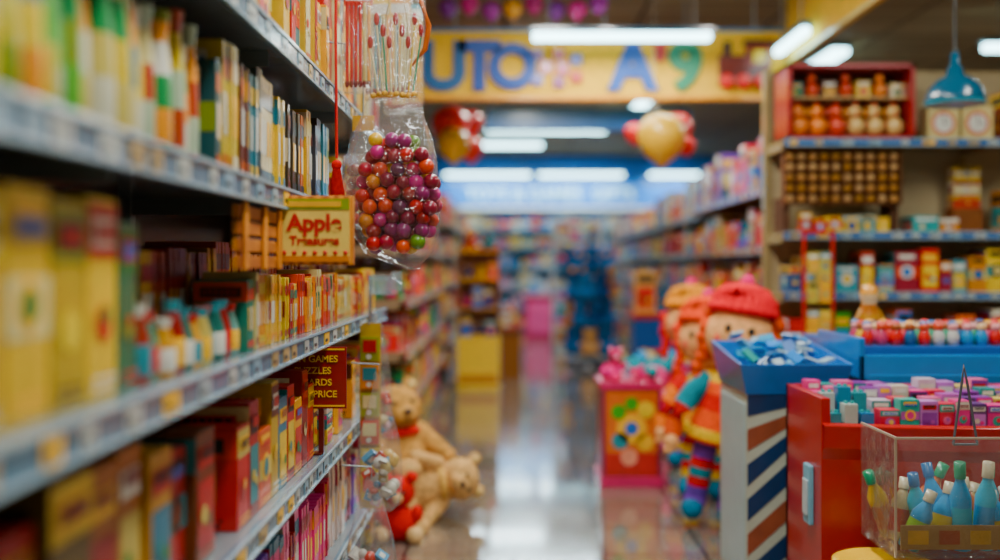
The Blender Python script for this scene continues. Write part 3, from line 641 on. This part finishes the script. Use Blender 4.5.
fill(mb,.02,RL-.02,.381,.28,.35,q,P_MIX,'bbs',0,.1,.2); mb.build('assorted_toy_stock')
mb=MB(); fx,fy,fz=1.62,4.45,.986
mb.lathe((fx,fy,fz),[(.001,0),(.04,0),(.048,.03),(.045,.10),(.03,.14),(.034,.155),(.04,.185),(.028,.22),(.001,.232)],[hx('b97a2a'),hx('c08a3a'),hx('c08a3a'),hx('b5703a'),hx('d9b890'),hx('d9b890'),hx('e0a020'),hx('e0a020')],PLAST,16)
for s_ in(-1,1): mb.tube([(fx+s_*.03,fy,fz+.12),(fx+s_*.06,fy-.01,fz+.07)],[.012,.009],hx('c08a3a'),PLAST,8)
mb.build('wooden_figurine')
mb=MB()
for x in (1.66,1.82): mb.tube([(x,5.55,0),(x,5.55,1.5)],.010,hx('b8302a'),METAL,8)
for z in (.3,.6,.9,1.2,1.48): mb.tube([(1.66,5.55,z),(1.82,5.55,z)],.008,hx('b8302a'),METAL,8)
mb.box(1.62,1.86,5.46,5.64,0,.02,hx('b8302a'),METAL)
for z in (.9,1.06,1.22,1.38):
    for i in range(2): pack(mb,1.675+i*.068,1.675+i*.068+.06,5.53,5.545,z-.13,z-.01,q,H('d8cc90','e8b020','c8442a','1b8f9c','c8b870'),1,False)
mb.build('red_card_rack')

stocked('shelving_unit','assorted_toy_stock',RIGHT(1.66,9.1),2.7,.4,2.2,[.42,.75,1.08,1.42,1.8],hx('a82a2a'),hx('8a6a50'),hx('5a3024'),PR+PB,'bbbpo',51)
stocked('shelving_unit','assorted_toy_stock',RIGHT(1.9,13.6),3.9,.4,2.2,[.42,.75,1.08,1.42,1.8],hx('2a70a0'),hx('8a98a0'),hx('3a4a58'),PB+PR,'bbbo',52)
stocked('shelving_unit','assorted_toy_stock',RIGHT(2.0,18.9),4.6,.4,2.2,[.42,.75,1.08,1.42,1.8],hx('2a70a0'),hx('8a98a0'),hx('3a4a58'),PB+P_MIX,'bbbo',53)
mb=MB(); mb.box(1.2,1.6,9.3,9.7,0,.8,hx('1a4f8e'),PLAST); mb.box(1.18,1.62,9.28,9.72,.8,.85,hx('a8342a'),PLAST); mb.M=FRONT(1.2,9.3); fill(mb,0,.4,.85,.55,.3,q,PR+PB,'bp',0,.12,.2)
mb.M=Matrix.Identity(4)
for i in range(3): mb.disc((1.22,9.3,.2),Vector((.35,0,0)),Vector((0,0,.5)),Vector((0,-1,0)),.2+.3*i,.5,.07,[YEL,RED,WHITE][i],1)
mb.build('promo_display_stand')
mb=MB(); q=random.Random(9)
for i in range(8): plushie(mb,.98+ (i%3)*.19+q.uniform(-.03,.03),7.0+(i//3)*.25,0.0,.45+.1*(i//3),q.choice(H('e0508c','1b8f9c','e8702a','c8342a','7d4fb0')),q.choice(H('c9bc98','f08ab0','3fa0d8')))
mb.build('plush_toy_pile')

# ---- striped blue tray bin
e=empty('striped_dump_bin'); mb=MB(); x0,x1,ya,yb=.935,1.30,3.86,4.34; zt=.80
mb.box(x0,x1,ya,yb,0,zt,hx('bcc0b4'),PLAST)
def stripes(o,U,V,N):
    W_=U.length;Hh=V.length; o=Vector(o); un=U.normalized(); vn=V.normalized()
    k=-W_; ci=0
    while k<Hh:
        t=.085; pts=[(0,k),(W_,k+W_*.9),(W_,k+W_*.9+t),(0,k+t)]
        pts=[(a,max(0,min(Hh,b))) for a,b in pts]
        if not all(abs(p[1]-pts[0][1])<1e-6 for p in pts): mb.add([o+N*.002+un*a+vn*b for a,b in pts],[(0,1,2,3)],[hx('1a3458'),hx('8a5040'),hx('1a3458')][ci%3],PRINT)
        k+=.135; ci+=1
stripes((x0,ya,0),Vector((x1-x0,0,0)),Vector((0,0,zt)),Vector((0,-1,0)))
mb.box(x0-.004,x0,ya+.03,yb-.03,.05,zt-.04,hx('b0c4c8'),PLAST)
mb.build('carton',.003,parent=e)
mb=MB(); tb=hx('1070b8')
def tray(mb,x0,x1,ya,yb,z0,z1b,z1f,fl,c,t=.012):
    o=[(x0,ya,z0),(x1,ya,z0),(x1,yb,z0),(x0,yb,z0)]; u=[(x0-fl,ya-fl,z1f),(x1+fl,ya-fl,z1f),(x1+fl,yb+fl,z1b),(x0-fl,yb+fl,z1b)]
    i=[(x0+t,ya+t,z0+t),(x1-t,ya+t,z0+t),(x1-t,yb-t,z0+t),(x0+t,yb-t,z0+t)]; w=[(x0-fl+t,ya-fl+t,z1f),(x1+fl-t,ya-fl+t,z1f),(x1+fl-t,yb+fl-t,z1b),(x0-fl+t,yb+fl-t,z1b)]
    vs=o+u+i+w; fs=[(0,3,2,1),(8,9,10,11)]
    for k in range(4):
        n=(k+1)%4; fs+=[(k,n,4+n,4+k),(8+n,8+k,12+k,12+n),(4+k,4+n,12+n,12+k)]
    mb.add(vs,fs,c,PLAST)
tray(mb,x0-.005,x1+.005,ya-.005,yb+.005,.80,.97,.92,.03,tb)
mb.build('tray',.003,parent=e)
mb=MB(); q=random.Random(12)
for i in range(70):
    px,py=q.uniform(x0+.03,x1-.03),q.uniform(ya+.04,yb-.03); pz=.86+q.uniform(0,.09)+(py-ya)*.12
    mb.M=Matrix.Translation((px,py,pz))@Euler((q.uniform(-.9,.9),q.uniform(-.9,.9),q.uniform(0,3))).to_matrix().to_4x4()
    mb.box(-.03,.03,-.022,.022,-.005,.005,q.choice(H('2f90c8','2c6fa4','7fb0c8','1c7fc4','9fb8c8','b6c6cc','38908a','2a60a0','1c8fb4')))
mb.build('foil_packets',parent=e)

e=empty('bottle_toy_stand'); mb=MB(); X0,X1=1.37,2.3
mb.box(X0,X1,3.84,4.6,0,.90,hx('12508a'),PLAST); mb.box(X0+.02,X1,3.825,3.84,.05,.88,hx('2878b0'),PLAST)
mb.box(X0,X1,3.88,4.6,.90,.985,hx('1060a8'),PLAST); mb.box(X0-.01,X1,3.83,3.85,.86,.955,hx('1880c0'),PLAST); mb.box(X0-.01,X0+.01,3.83,4.35,.86,1.02,hx('1878b8'),PLAST)
mb.build('stand',.004,parent=e)
mb=MB(); q=random.Random(14)
for j in range(3):
    for i in range(16):
        x=X0+.05+i*.056; y=3.92+j*.065; z=.985; c=q.choice(H('c9bcb0','c8342a','3f8fc0','e8c23a','b84a6a','c9c9c4','2a9a7a','1c5f8c'))
        mb.lathe((x,y,z),[(.001,0),(.021,0),(.024,.035),(.014,.06)],c,PLAST,10); mb.sph((x,y,z+.072),.020,q.choice(H('e9c8a0','c9c9c4','c8542a','9f5a30','e0a0a0')),PLAST,n=10,k=7); mb.sph((x,y+.004,z+.082),.019,q.choice(H('5a2a18','1c5f9c','c8342a','e8b020')),PLAST,(1,1,.8),10,6)
mb.build('bottle_toys',parent=e)

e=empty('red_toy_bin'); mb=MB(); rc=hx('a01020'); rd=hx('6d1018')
A,B,C_,D_=1.045,2.1,3.30,3.72
def rbox(x0,x1,y0,y1,z0,z1,c): mb.box(x0,x1,y0,y1,z0,z1,c,PLAST)
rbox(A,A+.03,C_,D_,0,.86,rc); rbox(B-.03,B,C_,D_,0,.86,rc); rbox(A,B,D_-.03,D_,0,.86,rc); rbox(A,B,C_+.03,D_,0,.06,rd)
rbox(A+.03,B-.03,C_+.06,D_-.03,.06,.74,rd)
n=14; vs=[]
for i in range(n+1):
    t=i/n; x=A+(B-A)*t; y=C_-.07*math.sin(math.pi*t)
    for z,oy in ((.03,.02),(.30,-.0),(.66,-.0),(.70,-.022),(.775,-.026),(.78,.0),(.76,.02),(.05,.05)): vs.append((x,y+oy,z))
fs=[]; m_=8
for i in range(n):
    for k in range(m_): fs.append((i*m_+k,(i+1)*m_+k,(i+1)*m_+(k+1)%m_,i*m_+(k+1)%m_))
mb.add(vs,fs,rc,PLAST,False); mb.build('bin',.004,parent=e)
mb=MB(); mb.box(1.028,1.044,3.38,3.45,.42,.62,hx('8ab8cc'),PLAST); mb.box(1.022,1.028,3.39,3.44,.45,.57,hx('c6d0d4')); mb.build('side_tag',.003,parent=e)
mb=MB(); q=random.Random(15); pal=H('a85aa0','d0c4d0','d84a8a','1f8f8a','b880c0','d9d0c0','7f3a90','3fa898','d87098','5a3a70','e0c880','c8244a')
for j in range(4):
    x=A+(.045 if j>1 else .22)
    while x<B-.1:
        w=q.uniform(.045,.07); h=q.uniform(.05,.085)+j*.015; y=3.37+j*.08; pack(mb,x,x+w-.004,y,y+.06,.741,.741+h+.02,q,pal,1 if j else 2,False); x+=w
for i in range(3):
    X_=A+.045+.055*i; mb.box(X_,X_+.045,3.37,3.42,.741,.80+.03*(i%2),hx(['1f7f8a','b9c0b8','1a6fa0'][i]),PLAST); mb.box(X_,X_+.045,3.44,3.49,.741,.86+.02*(i%2),hx(['b9c0c0','1a80a0','2f8f98'][i]),PLAST)
    for yy_,zz_ in ((3.395,.80+.03*(i%2)),(3.465,.86+.02*(i%2))):
        for d_ in (.012,.033): mb.lathe((X_+d_,yy_,zz_),[(.007,0),(.007,.009),(.001,.009)],hx('4fa0a0'),PLAST,10)
mb.build('mini_cartons',.0012,parent=e)

e=empty('acrylic_bottle_bin'); a0,a1,b0,b1,z0,z1=1.12,1.62,2.87,3.15,.46,.80
mb=MB(); t=.006
mb.box(a0,a1,b0,b0+t,z0,z1,(1,1,1),0); mb.box(a0,a0+t,b0+t,b1,z0,z1,(1,1,1),0); mb.box(a1-t,a1,b0+t,b1,z0,z1,(1,1,1),0); mb.box(a0,a1,b0,b1,z0-t,z0,(1,1,1),0)
mb.build('acrylic_box',.002,parent=e,mats=[M_ACRYL])
mb=MB()
mb.box(a0-.004,a1+.004,b0-.004,b0+.002,z1,z1+.006,hx('b8a898'),PLAST); mb.box(a0,a0+.006,b0,b1,z1,z1+.006,hx('b8a898'),PLAST); mb.box(a0-.002,a0+.004,b0-.004,b0+.002,z0,z1,hx('a89888'),PLAST)
mb.tube([(1.30,2.9,z1-.02),(1.325,2.9,.96),(1.33,2.9,1.01),(1.34,2.9,.96),(1.37,2.9,z1-.02)],.004,hx('5a5a60'),METAL,6)
mb.tube([(1.30,2.9,z1-.02),(1.37,2.9,z1-.02)],.004,hx('5a5a60'),METAL,6)
q=random.Random(17); CC=H('3a98c8','9abc3a','c8785a','5ab0c8','d8b888','48907a','c8905a','b8a080','2a90c0','a84030','e0c030')
for i in range(18):
    px=a0+.06+(i%6)*.075+q.uniform(-.01,.01); py=b0+.06+(i//6)*.08
    mb.M=Matrix.Translation((px,py,z0+.012))@Euler((q.uniform(-.15,.15),q.uniform(-.4,.4),0)).to_matrix().to_4x4()
    bottle(mb,0,0,0,q.uniform(.15,.26),.030,q.choice(CC),q.choice(H('b9b9b4','2a8a6a','c8b8a0','e8b020','1c5f8c')),q.choice(CC+[WHITE]))
mb.M=Matrix.Identity(4); mb.box(a0+.02,a1-.02,b0+.010,b0+.014,z0+.02,z0+.09,hx('a88058'))
for i in range(5): mb.rect((a0+.04+i*.09,b0+.0098,z0+.035),Vector((.06,0,0)),Vector((0,0,.04)),Vector((0,-1,0)),0,1,0,1,q.choice(H('c0b090','a8543a','4a90a0','d0a040')),.4)
mb.build('bottles',parent=e)
mb=MB(); mb.box(a0+.05,a1-.05,3.05,3.17,z0-.03,z0-.008,hx('8f1018'),PLAST); mb.box(a0+.16,a1-.05,3.15,3.17,.0,z0-.03,hx('8f1018'),PLAST); mb.box(a0+.16,a1-.05,2.95,3.17,.0,.02,hx('8f1018'),PLAST); mb.build('stand',parent=e)
mb=MB(); mb.lathe((1.125,2.97,0),[(.001,0),(.105,0),(.130,.38),(.148,.38),(.148,.418),(.13,.425),(.12,.418),(.001,.418)],[hx('d8a81e')]*3+[hx('f0c420')]*4,PLAST,32); mb.build('yellow_bucket')

# ------------------------------------------------------------------ banner
e=empty('toy_shop_banner'); mb=MB(); BY=8.0; YB=(.90,.50,.004)
mb.box(-.68,2.24,BY,BY+.06,2.62,3.19,YB,MATTE); mb.box(-.68,2.24,BY-.01,BY,2.62,2.645,hx('d89010')); mb.box(-.68,2.24,BY-.01,BY,3.165,3.19,hx('1c7fb0'))
for x in (-.4,.8,2.0): mb.tube([(x,BY+.03,3.19),(x,BY+.03,3.5)],.01,hx('9aa0a4'),METAL,6)
for i,(px,pz,c) in enumerate([(.26,2.98,'80106a'),(.33,2.88,'c0106c'),(.26,2.78,'3d1f90'),(.43,2.98,'b8120c'),(.46,2.87,'c0106c'),(.43,2.76,'80106a'),(.57,2.94,'3d1f90'),(.57,2.80,'b81a0c')]): mb.box(px-.045,px+.045,BY-.03,BY,pz-.045,pz+.045,hx(c),PLAST)
tx=1.70
mb.box(tx,tx+.40,BY-.05,BY,2.78,2.87,hx('5a1810'),PLAST); mb.box(tx+.22,tx+.42,BY-.05,BY,2.87,3.05,hx('7a2814'),PLAST); mb.box(tx+.2,tx+.44,BY-.06,BY,3.05,3.09,hx('3a1c14'),PLAST); mb.box(tx+.27,tx+.37,BY-.055,BY-.05,2.91,3.01,hx('e8c860'),PLAST)
mb.box(tx+.0,tx+.22,BY-.05,BY,2.87,2.97,hx('6a2212'),PLAST); mb.box(tx+.04,tx+.10,BY-.05,BY,2.97,3.08,hx('3a1c14'),PLAST)
for k in range(3):
    mb.M=Matrix.Translation((tx+.06+k*.14,BY-.03,2.76))@Matrix.Rotation(math.pi/2,4,'X'); mb.lathe((0,0,0),[(.001,.03),(.06,.03),(.06,-.02),(.001,-.02)],[hx('c8342a'),hx('3a1a14'),hx('3a1a14')],PLAST,16)
mb.M=Matrix.Identity(4); mb.build('board',.003,parent=e)
for t_,x,c,s_ in [('U',-.49,(.0,.10,.30),.52),('T',-.205,(.0,.06,.36),.52),('O',.06,(.0,.06,.36),.46),('A',1.02,(.0,.08,.42),.52),("'",1.24,(.55,.01,.01),.5),('9',1.44,(.0,.22,.10),.52)]:
    text(t_,s_,c,(x,BY-.014,2.715 if t_!='O' else 2.73),parent=e,name='letter_'+('quote' if t_=="'" else t_),ext=.02,off=.024)
mb=MB()
mb.box(2.25,2.29,5.2,8.0,2.9,3.42,YB,MATTE); mb.box(2.244,2.25,5.2,8.0,2.9,2.93,hx('e8d8a0')); mb.box(2.244,2.25,6.0,6.7,3.08,3.42,hx('2f9a4a'))
mb.tube([(2.27,5.3,3.42),(2.27,5.3,3.5)],.01,hx('9aa0a4'),METAL,6); mb.tube([(2.27,7.8,3.42),(2.27,7.8,3.5)],.01,hx('9aa0a4'),METAL,6)
mb.build('yellow_fascia_board')
mb=MB(); mb.box(-.15,1.55,8.3,8.36,2.42,2.6,hx('0a70b8'),PLAST)
for x in (-.1,1.5): mb.tube([(x,8.33,2.6),(x,8.33,3.5)],.008,hx('9aa0a4'),METAL,6)
mb.build('blue_hanging_sign')

# ------------------------------------------------------------------ fixtures & lights
WARM=(1.0,.93,.82)
def fixture(x0,x1,y,z,power,along='X',w=.12,housing='3f7080',y1=None,light=True,col=WARM):
    e=empty('fluorescent_fixture'); mb=MB()
    if along=='X':
        mb.box(x0,x1,y-w/2,y+w/2,z+.03,z+.07,hx(housing),METAL); cx=(x0+x1)/2
        if z+.07<3.49:
            for xx in (x0+.15,x1-.15): mb.tube([(xx,y,z+.07),(xx,y,3.5)],.006,hx('9aa0a4'),METAL,6)
        mb.build('housing',.004,parent=e); mb=MB(); mb.box(x0+.03,x1-.03,y-w*.42,y+w*.42,z-.025,z+.03,(1,1,1),0); mb.build('diffuser',.01,parent=e,mats=[M_TUBE])
        L=(x1-x0,w); loc=(cx,y,z-.04)
    else:
        mb.box(x0-w/2,x0+w/2,y,y1,z+.03,z+.07,hx(housing),METAL)
        if z+.07<3.49:
            for q in (y+.15,y1-.15): mb.tube([(x0,q,z+.07),(x0,q,3.5)],.006,hx('9aa0a4'),METAL,6)
        mb.build('housing',.004,parent=e); mb=MB(); mb.box(x0-w*.42,x0+w*.42,y+.03,y1-.03,z-.025,z+.03,(1,1,1),0); mb.build('diffuser',.01,parent=e,mats=[M_TUBE])
        L=(w,y1-y); loc=(x0,(y+y1)/2,z-.04)
    if light:
        ld=bpy.data.lights.new('tube_light','AREA'); ld.shape='RECTANGLE'; ld.size,ld.size_y=L; ld.energy=power; ld.color=col
        lo=bpy.data.objects.new('tube_light',ld); bpy.context.collection.objects.link(lo); lo.location=loc; lo.parent=e
COOL=(.78,.94,1.0)
fixture(.18,1.58,7.55,3.02,20,w=.1,housing='0a4f68')
fixture(-.3,1.56,15.3,3.36,60,col=COOL,w=.22); fixture(-.71,.65,16.9,3.32,50,col=COOL,w=.22)
fixture(-1.2,.52,19.5,3.05,40,housing='1a7fb0',col=COOL,w=.2); fixture(.64,2.33,19.5,3.05,40,housing='1a7fb0',col=COOL,w=.2); fixture(2.8,3.8,19.5,3.05,30,housing='1a7fb0',col=COOL,w=.2)
fixture(1.75,0,12.2,3.35,45,'Y',y1=14.3,w=.16,col=WARM)
fixture(2.16,0,7.15,2.98,8,'Y',y1=7.95,w=.08,light=False)
fixture(3.9,5.0,8.2,3.08,30)
fixture(.25,0,.2,3.4,66,'Y',y1=1.8,w=.3); fixture(.25,0,2.6,3.4,76,'Y',y1=4.2,w=.3); fixture(.4,0,5.0,3.4,84,'Y',y1=6.6,w=.3)
fixture(3.0,0,2.5,3.4,58,'Y',y1=4.1,w=.3); fixture(.4,0,9.4,3.42,60,'Y',y1=11.2,w=.2); fixture(3.3,0,9.8,3.4,42,'Y',y1=11.4,w=.2)
for sx_ in (-.1,.9,1.8):  # added spots and cans, out of view, to brighten the banner
    e=empty('added_banner_light'); mb=MB(); mb.tube([(sx_,6.0,3.5),(sx_,6.0,3.42)],.012,hx('3a3a3a'),METAL,8)
    mb.tube([(sx_,5.94,3.44),(sx_,6.0,3.415),(sx_,6.07,3.39)],[.03,.045,.05],hx('3a3a3a'),METAL,16); mb.build('added_light_can',parent=e)
    ld=bpy.data.lights.new('added_banner_spot','SPOT'); ld.energy=15; ld.color=(1,.95,.86); ld.spot_size=math.radians(60); ld.spot_blend=.8; ld.shadow_soft_size=.05
    lo=bpy.data.objects.new('added_banner_spot',ld); bpy.context.collection.objects.link(lo); lo.location=(sx_,6.1,3.38); lo.parent=e
    lo.rotation_euler=(Vector((sx_+.05,8.0,2.8))-Vector(lo.location)).to_track_quat('-Z','Y').to_euler()

mb=MB(); px,py=2.25,5.0
mb.tube([(px,py,2.36),(px,py,3.5)],.006,hx('2a2a2a'),METAL,6)
mb.lathe((px,py,2.1),[(.14,0),(.145,.015),(.14,.04),(.12,.09),(.085,.125),(.045,.145),(.035,.19),(.022,.2),(.02,.26),(.001,.265)],[hx('3a8898')]+[hx('10546c')]*8,METAL,32)
mb.lathe((px,py,2.1),[(.138,.005),(.11,.06),(.05,.11),(.001,.12)],hx('c9c9c4'),METAL,24); mb.sph((px,py,2.15),.035,hx('f0e8c8'),PLAST)
mb.build('pendant_lamp')

def balloons(lst,anchor,top=3.5):
    mb=MB()
    for x,y,z,r_,c in lst:
        c=c if isinstance(c,tuple) else hx(c); mb.lathe((x,y,z),[(.001,-r_*1.22),(r_*.08,-r_*1.16),(r_*.3,-r_*.98),(r_*.68,-r_*.66),(r_*.94,-r_*.2),(r_,r_*.15),(r_*.9,r_*.55),(r_*.6,r_*.87),(r_*.25,r_*.99),(.001,r_)],c,CANDY,20)
        mb.tube([(x,y,z-r_*1.2),(x+.01,y+r_,z-r_*1.1),(x,y+r_*1.2,z),(anchor[0],anchor[1],anchor[2])],.0015,WHITE,PLAST,4)
    mb.tube([anchor,(anchor[0],anchor[1],top)],.0015,WHITE,PLAST,4)
    mb.build('balloon_cluster')
balloons([(1.14,7.28,2.22,.18,YB),(1.32,7.66,2.34,.12,'c01410'),(.99,7.62,2.30,.08,'e0301e'),(1.36,7.5,2.19,.07,'d8301e')],(1.16,7.80,2.55))
balloons([(-.50,9.2,2.58,.18,'f04a0a'),(-.33,9.6,2.66,.12,'c01410'),(-.46,9.0,2.38,.15,YB),(-.32,9.5,2.40,.12,'f0501a')],(-.5,9.75,2.8))
balloons([(-.45+i*.17,7.9,3.33+.03*math.sin(i*2),.075,['7a2a8a','d03a8a','a03a9a','f0b41e','b8247a'][i%5]) for i in range(8)],(.15,7.95,3.45))

w=bpy.data.worlds.new('World'); bpy.context.scene.world=w; w.use_nodes=True
w.node_tree.nodes['Background'].inputs[0].default_value=(.45,.6,.75,1); w.node_tree.nodes['Background'].inputs[1].default_value=.3
cam=bpy.data.cameras.new('Camera'); co=bpy.data.objects.new('Camera',cam); bpy.context.collection.objects.link(co)
co.location=(0,0,1.3); co.rotation_euler=(math.pi/2,0,0); cam.sensor_width=36; cam.lens=36; cam.shift_x=-.005; cam.shift_y=-.015
cam.dof.use_dof=True; cam.dof.focus_distance=2.9; cam.dof.aperture_fstop=.80
bpy.context.scene.camera=co
